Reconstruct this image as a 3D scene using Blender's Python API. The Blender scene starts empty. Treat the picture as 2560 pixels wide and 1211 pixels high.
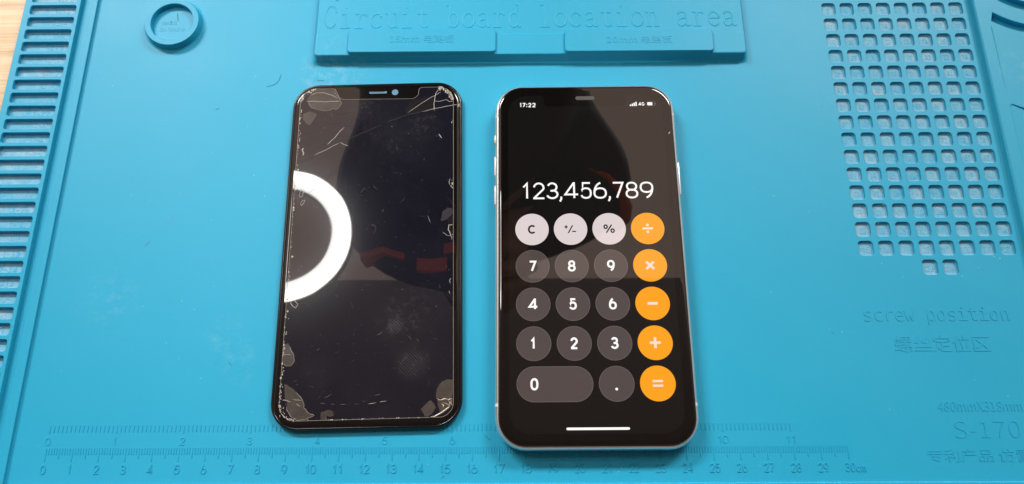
import bpy, bmesh, math, random, os
from mathutils import Vector, Matrix
R = math.radians
S = 0.01                                   # the numbers below are centimetres
scene = bpy.context.scene
COL = scene.collection

# ------------------------------------------------------------------ camera
cam_d = bpy.data.cameras.new("camera")
cam = bpy.data.objects.new("camera", cam_d)
COL.objects.link(cam)
cam_d.sensor_width = 36.0
cam_d.sensor_fit = 'HORIZONTAL'
cam_d.lens = 36.0 * 1957.07 / 2560.0
cam_d.clip_start = 0.01
cam_d.clip_end = 60.0
cam.location = (17.695 * S, -1.693 * S, 30.212 * S)
cam.rotation_mode = 'XYZ'
cam.rotation_euler = (0.3278, 0.0074, -0.0030)
scene.camera = cam

# ------------------------------------------------------------------ room light (indoors: no sky, no sun)
world = bpy.data.worlds.new("World")
scene.world = world
world.use_nodes = True
bg = world.node_tree.nodes["Background"]
bg.inputs[0].default_value = (1.0, 0.72, 0.58, 1)
bg.inputs[1].default_value = 1.2
LAMP_STRENGTH = 36.0                       # the ring lamp seen mirrored in the cracked screen

for lx, le in ((-1.25, 82.0), (1.45, 70.0)):               # two unseen area lights beyond the bench, added to light the mat from above
    cl_d = bpy.data.lights.new("added_overhead_light", 'AREA')
    cl_d.shape = 'RECTANGLE'; cl_d.size = 1.2; cl_d.size_y = 0.35
    cl_d.energy = le; cl_d.color = (1.0, 0.97, 0.92)
    cl = bpy.data.objects.new("added_overhead_light", cl_d); COL.objects.link(cl)
    cl.location = (lx, 1.9, 1.86); cl.rotation_euler = (R(-25), 0, 0)

# ------------------------------------------------------------------ exposure
scene.view_settings.view_transform = 'Standard'
scene.view_settings.look = 'None'
scene.view_settings.exposure = 0.0
scene.view_settings.gamma = 1.0
scene.view_settings.use_curve_mapping = False

# ================================================================== helpers
def tag(o, label=None, cat=None, group=None, kind=None):
    if label: o["label"] = label
    if cat: o["category"] = cat
    if group: o["group"] = group
    if kind: o["kind"] = kind
    return o

def link(o, parent=None):
    COL.objects.link(o)
    if parent is not None:
        o.parent = parent
    return o

def empty(name, x=0, y=0, z=0, rz=0, parent=None):
    o = bpy.data.objects.new(name, None)
    o.empty_display_size = 0.01
    o.location = (x * S, y * S, z * S)
    o.rotation_euler = (0, 0, rz)
    return link(o, parent)

def finish(me, mat, smooth=None):
    me.transform(Matrix.Scale(S, 4))
    me.materials.clear()
    if mat: me.materials.append(mat)
    if smooth is not None:
        for p in me.polygons: p.use_smooth = True
        me.set_sharp_from_angle(angle=R(smooth))
    me.update()
    return me

def mesh_obj(name, me, parent=None, x=0, y=0, z=0, rz=0):
    o = bpy.data.objects.new(name, me)
    o.location = (x * S, y * S, z * S)
    o.rotation_euler = (0, 0, rz)
    return link(o, parent)

def raw_mesh(name, verts, faces, mat, smooth=None):
    me = bpy.data.meshes.new(name)
    me.from_pydata([tuple(v) for v in verts], [], faces)
    bm = bmesh.new(); bm.from_mesh(me)
    bmesh.ops.recalc_face_normals(bm, faces=bm.faces)
    bm.to_mesh(me); bm.free()
    return finish(me, mat, smooth)

def rrect(x0, x1, y0, y1, r, n=6):
    """rounded rectangle, counter-clockwise, 4*(n+1) points"""
    pts = []
    r = max(r, 1e-4)
    for cx, cy, a0 in ((x1 - r, y1 - r, 0), (x0 + r, y1 - r, 90), (x0 + r, y0 + r, 180), (x1 - r, y0 + r, 270)):
        for i in range(n + 1):
            a = R(a0 + 90.0 * i / n)
            pts.append((cx + r * math.cos(a), cy + r * math.sin(a)))
    return pts

def circle(cx, cy, r, n=32, ry=None):
    ry = r if ry is None else ry
    return [(cx + r * math.cos(2 * math.pi * i / n), cy + ry * math.sin(2 * math.pi * i / n)) for i in range(n)]

def loft(name, rings, mat, smooth=40, cap_top=True, cap_bot=True, close=False):
    """rings: list of (points2d, z); same count each"""
    verts, faces = [], []
    n = len(rings[0][0])
    for pts, z in rings:
        for p in pts: verts.append((p[0], p[1], z))
    for k in range(len(rings) - 1 + (1 if close else 0)):
        a, b = k * n, ((k + 1) % len(rings)) * n
        for i in range(n):
            j = (i + 1) % n
            faces.append((a + i, a + j, b + j, b + i))
    if not close:
        if cap_bot: faces.append(tuple(range(n - 1, -1, -1)))
        if cap_top: faces.append(tuple(range((len(rings) - 1) * n, len(rings) * n)))
    me = raw_mesh(name, verts, faces, mat, smooth)
    for p in me.polygons:
        if p.loop_total > 4: p.use_smooth = False      # caps stay flat
    return me

def from_curve(cu):
    o = bpy.data.objects.new("tmp_curve", cu)
    COL.objects.link(o)
    dg = bpy.context.evaluated_depsgraph_get()
    dg.update()
    me = bpy.data.meshes.new_from_object(o.evaluated_get(dg))
    bpy.data.objects.remove(o)
    bpy.data.curves.remove(cu)
    return me

def plate_mesh(name, outline, holes, z0, z1, bevel, mat, smooth=40):
    cu = bpy.data.curves.new(name, 'CURVE')
    cu.dimensions = '2D'
    cu.fill_mode = 'BOTH'
    for pts in [outline] + list(holes):
        sp = cu.splines.new('POLY')
        sp.points.add(len(pts) - 1)
        for i, p in enumerate(pts): sp.points[i].co = (p[0], p[1], 0, 1)
        sp.use_cyclic_u = True
    cu.bevel_depth = bevel
    cu.bevel_resolution = 1
    cu.offset = -bevel
    cu.extrude = (z1 - z0) / 2 - bevel
    me = from_curve(cu)
    me.name = name
    me.transform(Matrix.Translation((0, 0, (z0 + z1) / 2)))
    return finish(me, mat, smooth)

def plate(name, outline, holes, z0, z1, bevel, mat, parent=None, **kw):
    return mesh_obj(name, plate_mesh(name, outline, holes, z0, z1, bevel, mat), parent, **kw)

def load_font(fn):
    try:
        d = bpy.utils.system_resource('DATAFILES', path='fonts')
        return bpy.data.fonts.load(os.path.join(d, fn))
    except Exception:
        return None
INTER = load_font('Inter.woff2')
MONO = load_font('DejaVuSansMono.woff2')
CJK = load_font('Noto Sans CJK Regular.woff2')

def text_mesh(name, s, mat, font=None, box=None, extrude=0.01, bevel=0.0, fat=0.0, z=0.0, res=3, height=None, center=None, spacing=1.0):
    """text fitted either into box=(x0,x1,y0,y1) or to a height round center=(x,y)"""
    cu = bpy.data.curves.new(name, 'FONT')
    cu.body = s
    if font: cu.font = font
    cu.size = 1.0
    cu.resolution_u = res
    cu.offset = fat
    cu.space_character = spacing
    cu.extrude = 0.05
    if bevel: cu.extrude = 0.0; cu.bevel_depth = bevel; cu.bevel_resolution = 0; cu.offset = fat - bevel * .6
    me = from_curve(cu)
    me.name = name
    if not me.vertices: return finish(me, mat)
    xs = [v.co.x for v in me.vertices]; ys = [v.co.y for v in me.vertices]
    ax, bx, ay, by = min(xs), max(xs), min(ys), max(ys)
    if box:
        x0, x1, y0, y1 = box
        sx = (x1 - x0) / (bx - ax); sy = (y1 - y0) / (by - ay)
        ox, oy = x0 - ax * sx, y0 - ay * sy
    else:
        sy = height / (by - ay); sx = sy
        ox = center[0] - sx * (ax + bx) / 2; oy = center[1] - sy * (ay + by) / 2
    for v in me.vertices:
        v.co = (v.co.x * sx + ox, v.co.y * sy + oy, z + (extrude if v.co.z > 1e-6 else -0.002))
    return finish(me, mat)

def ribbon_mesh(name, lines, width, z, mat, closed=False, thick=0.004):
    """thin raised ridges following polylines, roof-shaped in section"""
    verts, faces = [], []
    for item in lines:
        pts, w = item if isinstance(item, tuple) and isinstance(item[0], list) else (item, width)
        n = len(pts)
        base = len(verts)
        for i in range(n):
            if closed:
                a, b = pts[(i - 1) % n], pts[(i + 1) % n]
            else:
                a, b = pts[max(i - 1, 0)], pts[min(i + 1, n - 1)]
            dx, dy = b[0] - a[0], b[1] - a[1]
            L = math.hypot(dx, dy) or 1
            nx, ny = -dy / L, dx / L
            ww = w / 2 * (1 if closed else (0.25 if i in (0, n - 1) and n > 2 else 1))
            x, y = pts[i]
            verts += [(x + nx * ww, y + ny * ww, z), (x, y, z + thick), (x - nx * ww, y - ny * ww, z)]
        m = n if closed else n - 1
        for i in range(m):
            a, b = base + 3 * i, base + 3 * ((i + 1) % n)
            faces += [(a, a + 1, b + 1, b), (a + 1, a + 2, b + 2, b + 1)]
    me = bpy.data.meshes.new(name)
    me.from_pydata(verts, [], faces)
    return finish(me, mat)

def tube_mesh(name, lines, radius, mat, zs=1.0, z=0.0, res=2):
    """round ridges along 3-D or 2-D polylines (2-D ones are flattened by zs)"""
    cu = bpy.data.curves.new(name, 'CURVE')
    cu.dimensions = '3D'
    cu.bevel_depth = radius
    cu.bevel_resolution = res
    cu.use_fill_caps = True
    for pts in lines:
        sp = cu.splines.new('POLY')
        sp.points.add(len(pts) - 1)
        for i, p in enumerate(pts):
            sp.points[i].co = (p[0], p[1], p[2] if len(p) > 2 else 0, 1)
    me = from_curve(cu)
    me.name = name
    for v in me.vertices: v.co.z = v.co.z * zs + z
    return finish(me, mat, 60)

# ---- numerals and signs drawn as strokes: centre lines in a unit box
def ea(cx, cy, rx, ry, a0, a1, n=16):
    return [(cx + rx * math.cos(R(a0 + (a1 - a0) * i / n)), cy + ry * math.sin(R(a0 + (a1 - a0) * i / n))) for i in range(n + 1)]
def sq(cx, cy, rx, ry, a0, a1, n=16, e=.86):
    f = lambda v: math.copysign(abs(v) ** e, v)
    return [(cx + rx * f(math.cos(R(a0 + (a1 - a0) * i / n))), cy + ry * f(math.sin(R(a0 + (a1 - a0) * i / n)))) for i in range(n + 1)]
DIG = {
 '0': [sq(.5, .5, .5, .5, 90, 450, 32)],
 '1': [[(.0, .74), (.62, 1.0), (.62, .0)]],
 '2': [ea(.48, .70, .46, .30, 172, -18, 14) + [(.0, .0)], [(-.06, .0), (1.0, .0)]],
 '3': [ea(.47, .745, .42, .255, 160, -90, 14), ea(.47, .26, .50, .26, 90, -165, 16), [(.30, .495), (.50, .495)]],
 '4': [[(1.06, .24), (.0, .24), (.70, 1.0), (.74, 1.0), (.74, .0)]],
 '5': [[(.92, 1.0), (.18, 1.0), (.10, .50)] + sq(.48, .325, .50, .325, 138, -158, 22)],
 '6': [sq(.5, .32, .5, .32, 0, 360, 28), [(.01, .36)] + ea(.72, .36, .71, .66, 172, 104, 10)],
 '7': [[(.0, 1.0), (1.0, 1.0), (.36, .0)]],
 '8': [sq(.5, .755, .43, .245, 90, 450, 24, .92), sq(.5, .265, .5, .265, 90, 450, 26, .92)],
 '9': [sq(.5, .68, .5, .32, 0, 360, 28), [(.99, .64)] + ea(.28, .64, .71, .66, -8, -76, 10)],
 'C': [ea(.5, .5, .5, .5, 46, 314, 24)],
 'G': [ea(.5, .5, .5, .5, 46, 300, 24) + [(.98, .44), (.55, .44)]],
 '-': [[(.0, .42), (1.0, .42)]],
}
def stroke_mesh(name, lines, w, z, mat, thick=.0012, taper=0.0):
    """flat-topped strokes of even width with mitred corners; taper > 0 slopes the flanks (moulded relief)"""
    verts, faces = [], []
    for li, pts in enumerate(lines):
        closed = len(pts) > 4 and math.hypot(pts[0][0] - pts[-1][0], pts[0][1] - pts[-1][1]) < 1e-4
        if closed: pts = pts[:-1]
        n = len(pts); base = len(verts); zz = z + .00012 * li
        for i in range(n):
            p = Vector(pts[i])
            a = Vector(pts[i - 1]) if (i > 0 or closed) else None
            b = Vector(pts[(i + 1) % n]) if (i < n - 1 or closed) else None
            d1 = (p - a).normalized() if a is not None else (b - p).normalized()
            d2 = (b - p).normalized() if b is not None else d1
            n1, n2 = Vector((-d1.y, d1.x)), Vector((-d2.y, d2.x))
            m = (n1 + n2)
            m = m.normalized() if m.length > 1e-4 else n1
            k = min(1 / max(m.dot(n1), .3), 2.2) * w / 2
            verts += [(*(p + m * k), zz + thick), (*(p - m * k), zz + thick)]
            if taper:
                k2 = k + taper
                verts += [(*(p + m * k2), zz - .002), (*(p - m * k2), zz - .002)]
        st = 4 if taper else 2
        for i in range(n if closed else n - 1):
            a, b = base + st * i, base + st * ((i + 1) % n)
            faces.append((a, b, b + 1, a + 1))
            if taper: faces += [(a + 2, b + 2, b, a), (a + 1, b + 1, b + 3, a + 3)]
        if taper and not closed:
            e = base + st * (n - 1)
            faces += [(base + 2, base, base + 1, base + 3), (e, e + 2, e + 3, e + 1)]
    me = bpy.data.meshes.new(name)
    me.from_pydata(verts, [], faces)
    return finish(me, mat)
def glyph(ch, x0, x1, y0, y1, w):
    """strokes of one sign whose inked outline fills the box"""
    return [[(x0 + w / 2 + px * (x1 - x0 - w), y0 + w / 2 + py * (y1 - y0 - w)) for px, py in st] for st in DIG[ch]]
def number_strokes(txt, x0, x1, y0, y1, w, gap=.22):
    wid = {'1': .55, '-': .8}
    tot = sum(wid.get(c, 1) for c in txt) + gap * (len(txt) - 1)
    u = (x1 - x0) / tot
    out, x = [], x0
    for c in txt:
        cw = wid.get(c, 1) * u
        out += glyph(c, x, x + cw, y0, y1, w)
        x += cw + gap * u
    return out

# ================================================================== materials
class NT:
    def __init__(s, name):
        s.m = bpy.data.materials.new(name); s.m.use_nodes = True
        s.t = s.m.node_tree; s.n = s.t.nodes
        s.p = s.n["Principled BSDF"]
    def node(s, ty, **kw):
        nd = s.n.new(ty)
        for k, v in kw.items():
            if k.startswith('i_'):
                key = k[2:]
                nd.inputs[int(key) if key.isdigit() else key.replace('_', ' ')].default_value = v
            else: setattr(nd, k, v)
        return nd
    def link(s, a, b): s.t.links.new(a, b)
    def math(s, op, a, b=None, clamp=False):
        nd = s.n.new('ShaderNodeMath'); nd.operation = op; nd.use_clamp = clamp
        for i, v in enumerate((a, b)):
            if v is None: continue
            if hasattr(v, 'is_linked'): s.link(v, nd.inputs[i])
            else: nd.inputs[i].default_value = v
        return nd.outputs[0]
    def ramp(s, fac, stops):
        nd = s.n.new('ShaderNodeValToRGB')
        el = nd.color_ramp.elements
        while len(el) < len(stops): el.new(0.5)
        for e, (p, c) in zip(el, stops):
            e.position = p
            e.color = (c, c, c, 1) if not isinstance(c, tuple) else (*c, 1)
        s.link(fac, nd.inputs[0])
        return nd.outputs[0]
    def mix(s, fac, a, b):
        nd = s.n.new('ShaderNodeMix'); nd.data_type = 'RGBA'
        for idx, v in ((0, fac), (6, a), (7, b)):
            if hasattr(v, 'is_linked'): s.link(v, nd.inputs[idx])
            else: nd.inputs[idx].default_value = v if idx == 0 else (*v, 1)
        return nd.outputs[2]
    def coords(s, which='Object'):
        return s.node('ShaderNodeTexCoord').outputs[which]
    def noise(s, vec, scale, detail=3, rough=0.55):
        nd = s.node('ShaderNodeTexNoise'); s.link(vec, nd.inputs['Vector'])
        nd.inputs['Scale'].default_value = scale; nd.inputs['Detail'].default_value = detail
        nd.inputs['Roughness'].default_value = rough
        return nd.outputs['Fac']
    def bump(s, h, strength, dist):
        nd = s.node('ShaderNodeBump'); s.link(h, nd.inputs['Height'])
        nd.inputs['Strength'].default_value = strength; nd.inputs['Distance'].default_value = dist
        s.link(nd.outputs[0], s.p.inputs['Normal'])
    def set(s, **kw):
        for k, v in kw.items():
            i = s.p.inputs[k.replace('_', ' ')]
            if hasattr(v, 'is_linked'): s.link(v, i)
            else: i.default_value = (*v, 1) if isinstance(v, tuple) else v
        return s

def spots(nt, vec, items):
    """soft-edged spots at (x, y, radius cm): the marks' own shapes"""
    out = None
    for x, y, r, k in items:
        mp = nt.node('ShaderNodeMapping'); nt.link(vec, mp.inputs[0])
        mp.inputs['Location'].default_value = (-x * S, -y * S, 0)
        ln = nt.node('ShaderNodeVectorMath', operation='LENGTH'); nt.link(mp.outputs[0], ln.inputs[0])
        v = nt.math('SUBTRACT', 1.0, nt.math('DIVIDE', ln.outputs['Value'], r * S), clamp=True)
        v = nt.math('MULTIPLY', v, k)
        out = v if out is None else nt.math('ADD', out, v)
    return out

BLUE = (0.013, 0.335, 0.550)
def silicone(name, dusty=0.0):
    nt = NT(name)
    co = nt.node('ShaderNodeNewGeometry').outputs['Position']
    big = nt.noise(co, 22, 4)
    fine = nt.noise(co, 900, 2)
    grit = nt.noise(co, 420, 4, 0.7)
    c = nt.mix(nt.ramp(big, [(0.3, 0.0), (0.75, 0.5)]), BLUE, (0.020, 0.356, 0.566))
    # handling scuffs: pale rubbed powder
    sc = spots(nt, co, [(9.2, 16.55, 1.3, 1.0), (10.6, 16.6, 0.9, .8), (6.3, 4.6, 1.3, .32), (7.0, 3.5, 1.0, .28), (39.6, 16.4, 1.2, .6), (9.6, 17.6, .9, .5), (1.5, 6.2, 1.6, .35)])
    sm = nt.math('MULTIPLY', sc, nt.ramp(nt.noise(co, 160, 5, 0.75), [(0.48, 0.0), (0.72, 0.5)]))
    c = nt.mix(sm, c, (0.42, 0.60, 0.68))
    specks = nt.ramp(nt.noise(co, 2600, 1, 0.5), [(0.80, 0.0), (0.84, 1.0)])
    c = nt.mix(nt.math('MULTIPLY', specks, 0.35), c, (0.5, 0.62, 0.68))
    rough = nt.ramp(big, [(0.3, 0.43), (0.7, 0.50)])
    if dusty:
        rnd = nt.node('ShaderNodeObjectInfo').outputs['Random']
        g = nt.noise(co, 260, 5, 0.7)
        f = nt.math('MULTIPLY', nt.ramp(g, [(0.30, 0.25), (0.68, 1.0)]), nt.math('ADD', nt.math('MULTIPLY', rnd, 0.30 * dusty), 0.24 * dusty))
        c = nt.mix(f, c, (0.50, 0.61, 0.67))  # pale dust, its tint lightened to offset shade in the recesses
        warm = nt.ramp(nt.noise(co, 120, 3), [(0.55, 0.0), (0.75, 0.40)])
        c = nt.mix(nt.math('MULTIPLY', warm, nt.math('MULTIPLY', rnd, dusty)), c, (0.34, 0.29, 0.27))
        spk = nt.ramp(nt.noise(co, 1500, 1, 0.5), [(0.735, 0.0), (0.76, 1.0)])
        c = nt.mix(nt.math('MULTIPLY', spk, 0.9), c, (0.62, 0.66, 0.68))
        blk = nt.ramp(nt.noise(co, 700, 1, 0.5), [(0.80, 0.0), (0.82, 1.0)])
        c = nt.mix(nt.math('MULTIPLY', blk, 0.8), c, (0.03, 0.04, 0.05))
        rough = 0.6
    nt.set(Base_Color=c, Roughness=rough, Specular_IOR_Level=0.27)
    nt.bump(nt.math('ADD', nt.math('MULTIPLY', fine, 0.4), grit), 0.10 if not dusty else 0.5, 0.0003)
    return nt.m
M_MAT = silicone("blue_silicone")
M_DUST = silicone("dusty_blue_silicone", 1.0)

def simple(name, col, rough=0.4, spec=0.5, metal=0.0, emit=None, es=1.0):
    nt = NT(name).set(Base_Color=col, Roughness=rough, Specular_IOR_Level=spec, Metallic=metal)
    if emit: nt.set(Emission_Color=emit, Emission_Strength=es)
    return nt.m

def wood():
    nt = NT("pale_wood")
    co = nt.node('ShaderNodeNewGeometry').outputs['Position']
    mp = nt.node('ShaderNodeMapping'); nt.link(co, mp.inputs[0]); mp.inputs['Scale'].default_value = (6, 150, 1)
    g = nt.noise(mp.outputs[0], 1.6, 6, 0.65)
    mp2 = nt.node('ShaderNodeMapping'); nt.link(co, mp2.inputs[0]); mp2.inputs['Scale'].default_value = (14, 620, 1)
    g2 = nt.noise(mp2.outputs[0], 1.0, 3, 0.6)
    c = nt.ramp(g, [(0.25, (0.33, 0.19, 0.085)), (0.45, (0.60, 0.42, 0.235)), (0.62, (0.72, 0.55, 0.345)), (0.8, (0.55, 0.37, 0.20))])
    c = nt.mix(nt.ramp(g2, [(0.35, 0.35), (0.5, 0.0)]), c, (0.40, 0.25, 0.12))
    nt.set(Base_Color=c, Roughness=0.42, Specular_IOR_Level=0.4)
    nt.bump(g2, 0.25, 0.0003)
    return nt.m
M_WOOD = wood()

def alu():
    nt = NT("silver_aluminium")
    co = nt.coords()
    g = nt.noise(co, 1500, 2)
    nt.set(Base_Color=(0.80, 0.79, 0.77), Metallic=0.9, Roughness=nt.ramp(g, [(0.3, 0.28), (0.7, 0.38)]))
    return nt.m
M_ALU = alu()
M_BAND = simple("antenna_plastic", (0.74, 0.72, 0.68), 0.4)
M_GASKET = simple("black_gasket", (0.006, 0.006, 0.007), 0.35, 0.5)

def phone_glass():
    nt = NT("phone_glass")
    co = nt.coords()
    dust = nt.ramp(nt.noise(co, 3000, 1, 0.5), [(0.79, 0.0), (0.83, 1.0)])
    c = nt.mix(nt.math('MULTIPLY', dust, 0.15), (0.0035, 0.003, 0.003), (0.3, 0.3, 0.3))
    nt.set(Base_Color=c, Roughness=0.015, IOR=1.58, Specular_IOR_Level=0.5)
    return nt.m
M_GLASS = phone_glass()
def lit(name, e, strength=1.0, base=(0.003, 0.003, 0.003)):
    nt = NT(name).set(Base_Color=base, Roughness=0.02, IOR=1.58, Emission_Color=e, Emission_Strength=strength)
    return nt.m
M_SCREEN = lit("lit_black_screen", (0.0045, 0.0036, 0.0034))
M_WHITE = lit("lit_white", (1.0, 0.97, 0.94), 1.05)
M_LGREY = lit("lit_light_grey", (0.74, 0.645, 0.645))
M_DGREY = lit("lit_dark_grey", (0.083, 0.064, 0.060))
M_DEDGE = lit("lit_grey_edge", (0.14, 0.112, 0.105))
M_ORANGE = lit("lit_orange", (1.0, 0.365, 0.010))
M_PEACH = lit("lit_peach", (0.92, 0.74, 0.62))
M_INK = lit("dark_symbol", (0.008, 0.007, 0.007))
M_DIM = lit("lit_mid_grey", (0.16, 0.15, 0.14))
M_MESHGREY = simple("speaker_mesh", (0.035, 0.033, 0.032), 0.5)

def broken_glass():
    nt = NT("smudged_display")
    co = nt.coords()
    n1 = nt.noise(co, 55, 4, 0.6)
    n2 = nt.noise(co, 420, 5, 0.75)
    haze = nt.ramp(n1, [(0.42, 0.0), (0.75, 0.55)])
    wipes = nt.ramp(n2, [(0.5, 0.0), (0.8, 0.6)])
    smear = spots(nt, co, [(1.05, -3.43, .55, 1.6), (1.15, -3.3, 1.2, .5), (1.7, -4.85, 1.0, .55), (1.6, -2.9, 1.6, .35), (1.9, 5.3, 1.0, .6), (-1.0, 6.2, .7, .8), (-.4, 6.2, .8, .6), (-1.9, -5.2, .9, .45), (2.5, -4.4, .5, .3), (0.2, 4.4, 2.0, .35), (-2.2, 0.7, 1.2, .3)])
    wv = nt.node('ShaderNodeTexWave', wave_type='BANDS', bands_direction='DIAGONAL')
    nt.link(co, wv.inputs['Vector']); wv.inputs['Scale'].default_value = 520
    wv.inputs['Distortion'].default_value = 7.0; wv.inputs['Detail Scale'].default_value = 0.35
    prints = spots(nt, co, [(1.05, -3.4, .5, 1.5), (1.72, -4.9, .8, .55)])
    ridges = nt.math('MULTIPLY', prints, nt.ramp(wv.outputs['Fac'], [(0.4, 0.0), (0.65, 1.0)]))
    f = nt.math('ADD', nt.math('MULTIPLY', haze, nt.math('ADD', nt.math('MULTIPLY', wipes, 0.035), 0.006)),
                nt.math('ADD', nt.math('MULTIPLY', smear, nt.math('ADD', nt.math('MULTIPLY', wipes, 0.16), 0.012)), nt.math('MULTIPLY', ridges, 0.10)))
    dust = nt.ramp(nt.noise(co, 1700, 1, 0.5), [(0.79, 0.0), (0.82, 1.0)])
    f = nt.math('ADD', f, nt.math('MULTIPLY', dust, 0.30), clamp=True)
    c = nt.mix(f, (0.0062, 0.0066, 0.0125), (0.60, 0.58, 0.57))
    nt.set(Base_Color=c, Roughness=nt.math('ADD', nt.math('MULTIPLY', f, 0.5), 0.018), IOR=1.6)
    nt.set(Coat_Weight=0.20, Coat_Roughness=0.15, Coat_IOR=1.4)
    nt.bump(nt.noise(co, 30, 2), 0.04, 0.0004)
    return nt.m
M_DISP = broken_glass()
M_BEZEL = simple("black_bezel", (0.0042, 0.0038, 0.0036), 0.02)
M_BEZEL.node_tree.nodes["Principled BSDF"].inputs['IOR'].default_value = 1.55
M_RIM = simple("black_rim", (0.005, 0.005, 0.006), 0.16)
def residue_mat():
    nt = NT("glue_residue")
    co = nt.coords()
    n = nt.noise(co, 260, 4, 0.6)
    rnd = nt.node('ShaderNodeObjectInfo').outputs['Random']
    c = nt.mix(nt.ramp(n, [(0.35, 0.0), (0.75, 0.6)]), (0.040, 0.033, 0.031), (0.080, 0.068, 0.061))
    c = nt.mix(nt.math('MULTIPLY', rnd, 0.3), c, (0.10, 0.088, 0.078))
    nt.set(Base_Color=c, Roughness=0.16, IOR=1.5)
    nt.bump(n, 0.15, 0.0004)
    return nt.m
M_GLUE = residue_mat()
M_CRACK = simple("crack_grey", (0.30, 0.285, 0.275), 0.35)
M_SCRATCH = simple("faint_scratch", (0.055, 0.055, 0.062), 0.35)
M_CHIP = simple("glass_chip", (0.34, 0.315, 0.285), 0.25)
M_EDGE = simple("display_edge_line", (0.27, 0.25, 0.23), 0.35)
M_GOLD = simple("amber_shard", (0.26, 0.205, 0.135), 0.22)
M_LENS = simple("blue_window", (0.13, 0.27, 0.40), 0.12)

# ================================================================== desk
DESK_Z = -0.45
desk = mesh_obj("desk", raw_mesh("desk", [(x, y, z) for z in (DESK_Z - 2.5, DESK_Z) for x, y in ((-60, -14), (95, -14), (95, 46), (-60, 46))],
               [(0, 1, 2, 3), (4, 5, 6, 7), (0, 1, 5, 4), (1, 2, 6, 5), (2, 3, 7, 6), (3, 0, 4, 7)], M_WOOD))
tag(desk, kind="structure")

# ================================================================== repair mat
mat = empty("repair_mat", 19.5, 13, DESK_Z)
tag(mat, "bright blue silicone repair mat with moulded ruler, numbered pockets and slots, lying on pale wood", "mat")
OX, OY, OZ = -19.5, -13.0, -DESK_Z          # parts keep the mat's own ruler coordinates
def mpart(name, me, parent=None):
    if parent is None: return mesh_obj(name, me, mat, OX, OY, OZ)
    return mesh_obj(name, me, parent)        # a sub-part shares its part's frame

Y0, Y1 = -3.0, 28.8
# pockets for screws: 15 rows of 8 and two more below
CW, CH = 0.60, 0.625
def pocket_xy(r, c):
    return 31.545 + 0.8185 * c, 19.93 - 0.8128 * r
cells = [(r, c, 3 + 8 * r + c) for r in range(15) for c in range(8)] + [(15, 3, 123), (15, 4, 124)]
cells += [(-1, 3, 1), (-1, 4, 2)]
holes = []
for r, c, n in cells:
    x, y = pocket_xy(r, c)
    holes.append(rrect(x, x + CW, y - CH, y, 0.15, 4))
field = mpart("work_field", plate_mesh("work_field", [(-4.40, Y0 + .05), (43.4, Y0 + .05), (43.4, Y1 - .05), (-4.40, Y1 - .05)], holes, DESK_Z + .001, 0.0, 0.016, M_MAT))
PD = -0.125
floor_me = loft("pocket_floor", [(rrect(-.02, CW + .02, -CH - .02, .02, .15, 4), PD - .1), (rrect(-.01, CW + .01, -CH - .01, .01, .15, 4), PD + .035),
                                 (rrect(.03, CW - .03, -CH + .03, -.03, .13, 4), PD + .006), (rrect(.08, CW - .08, -CH + .08, -.08, .10, 4), PD)], M_DUST, 70)
for r, c, n in cells:
    x, y = pocket_xy(r, c)
    o = mesh_obj("pocket_floor", floor_me, mat, x + OX, y + OY, OZ)
    s = str(n)
    w = 0.125 * len(s)
    me = stroke_mesh("pocket_number", number_strokes(s, CW / 2 - w / 2, CW / 2 + w / 2, -CH / 2 - .15, -CH / 2 + .10, .022), .022, PD, M_DUST, .009, .012)
    mesh_obj("pocket_number", me, o)

# left border with its long numbered slots
SLX0, SLX1, SLH, SP = -4.175, -2.11, 0.468, 0.637
slots = [(k, 19.868 - SP * k) for k in range(-3, 29)]
PZ = 0.35
mpart("slot_border", plate_mesh("slot_border", [(-4.47, Y0), (-1.955, Y0), (-1.955, Y1), (-4.47, Y1)],
      [rrect(SLX0, SLX1, t - SLH, t, 0.10, 4) for k, t in slots], -0.03, PZ, 0.02, M_MAT))
SW = SLX1 - SLX0
slot_me = loft("slot_floor", [(rrect(-.02, SW + .02, -SLH - .02, .02, .1, 4), -.01), (rrect(-.01, SW + .01, -SLH - .01, .01, .1, 4), .175),
                              (rrect(.03, SW - .03, -SLH + .03, -.03, .08, 4), .157), (rrect(.07, SW - .07, -SLH + .07, -.07, .06, 4), .152)], M_DUST, 70)
for k, t in slots:
    o = mesh_obj("slot_floor", slot_me, mat, SLX0 + OX, t + OY, OZ)
    me = stroke_mesh("slot_number", number_strokes("1-%d" % (14 + k), SW / 2 + .02, SW / 2 + .70, -SLH / 2 - .17, -SLH / 2 + .08, .024, .3), .024, .152, M_DUST, .010, .012)
    mesh_obj("slot_number", me, o)

def profile_strip(name, prof, y0, y1, m, smooth=30):
    v = [(x, y0, z) for x, z in prof] + [(x, y1, z) for x, z in prof]
    n = len(prof)
    return raw_mesh(name, v, [(i, i + 1, n + i + 1, n + i) for i in range(n - 1)], m, smooth)
mpart("ledge", profile_strip("ledge", [(-1.99, -.02), (-1.99, .125), (-1.74, .125), (-1.71, .150), (-1.335, .150), (-1.318, .140), (-1.312, .02), (-1.27, -.004)], Y0 + .02, Y1, M_MAT, 25))
def arc_profile(x0, z0, pts): return [(x0 + a, z0 + b) for a, b in pts]
# lower rim, where the field meets the front edge
v = []
rim_prof = [(-.80, -.004), (-.825, .01), (-.835, .085), (-.86, .105), (-1.9, .105), (-1.93, .09), (-1.94, -.02)]
v = [(-1.3, y, z) for y, z in rim_prof] + [(38.3, y, z) for y, z in rim_prof]
n = len(rim_prof)
mpart("front_rim", raw_mesh("front_rim", v, [(i, i + 1, n + i + 1, n + i) for i in range(n - 1)], M_MAT, 25))

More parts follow.
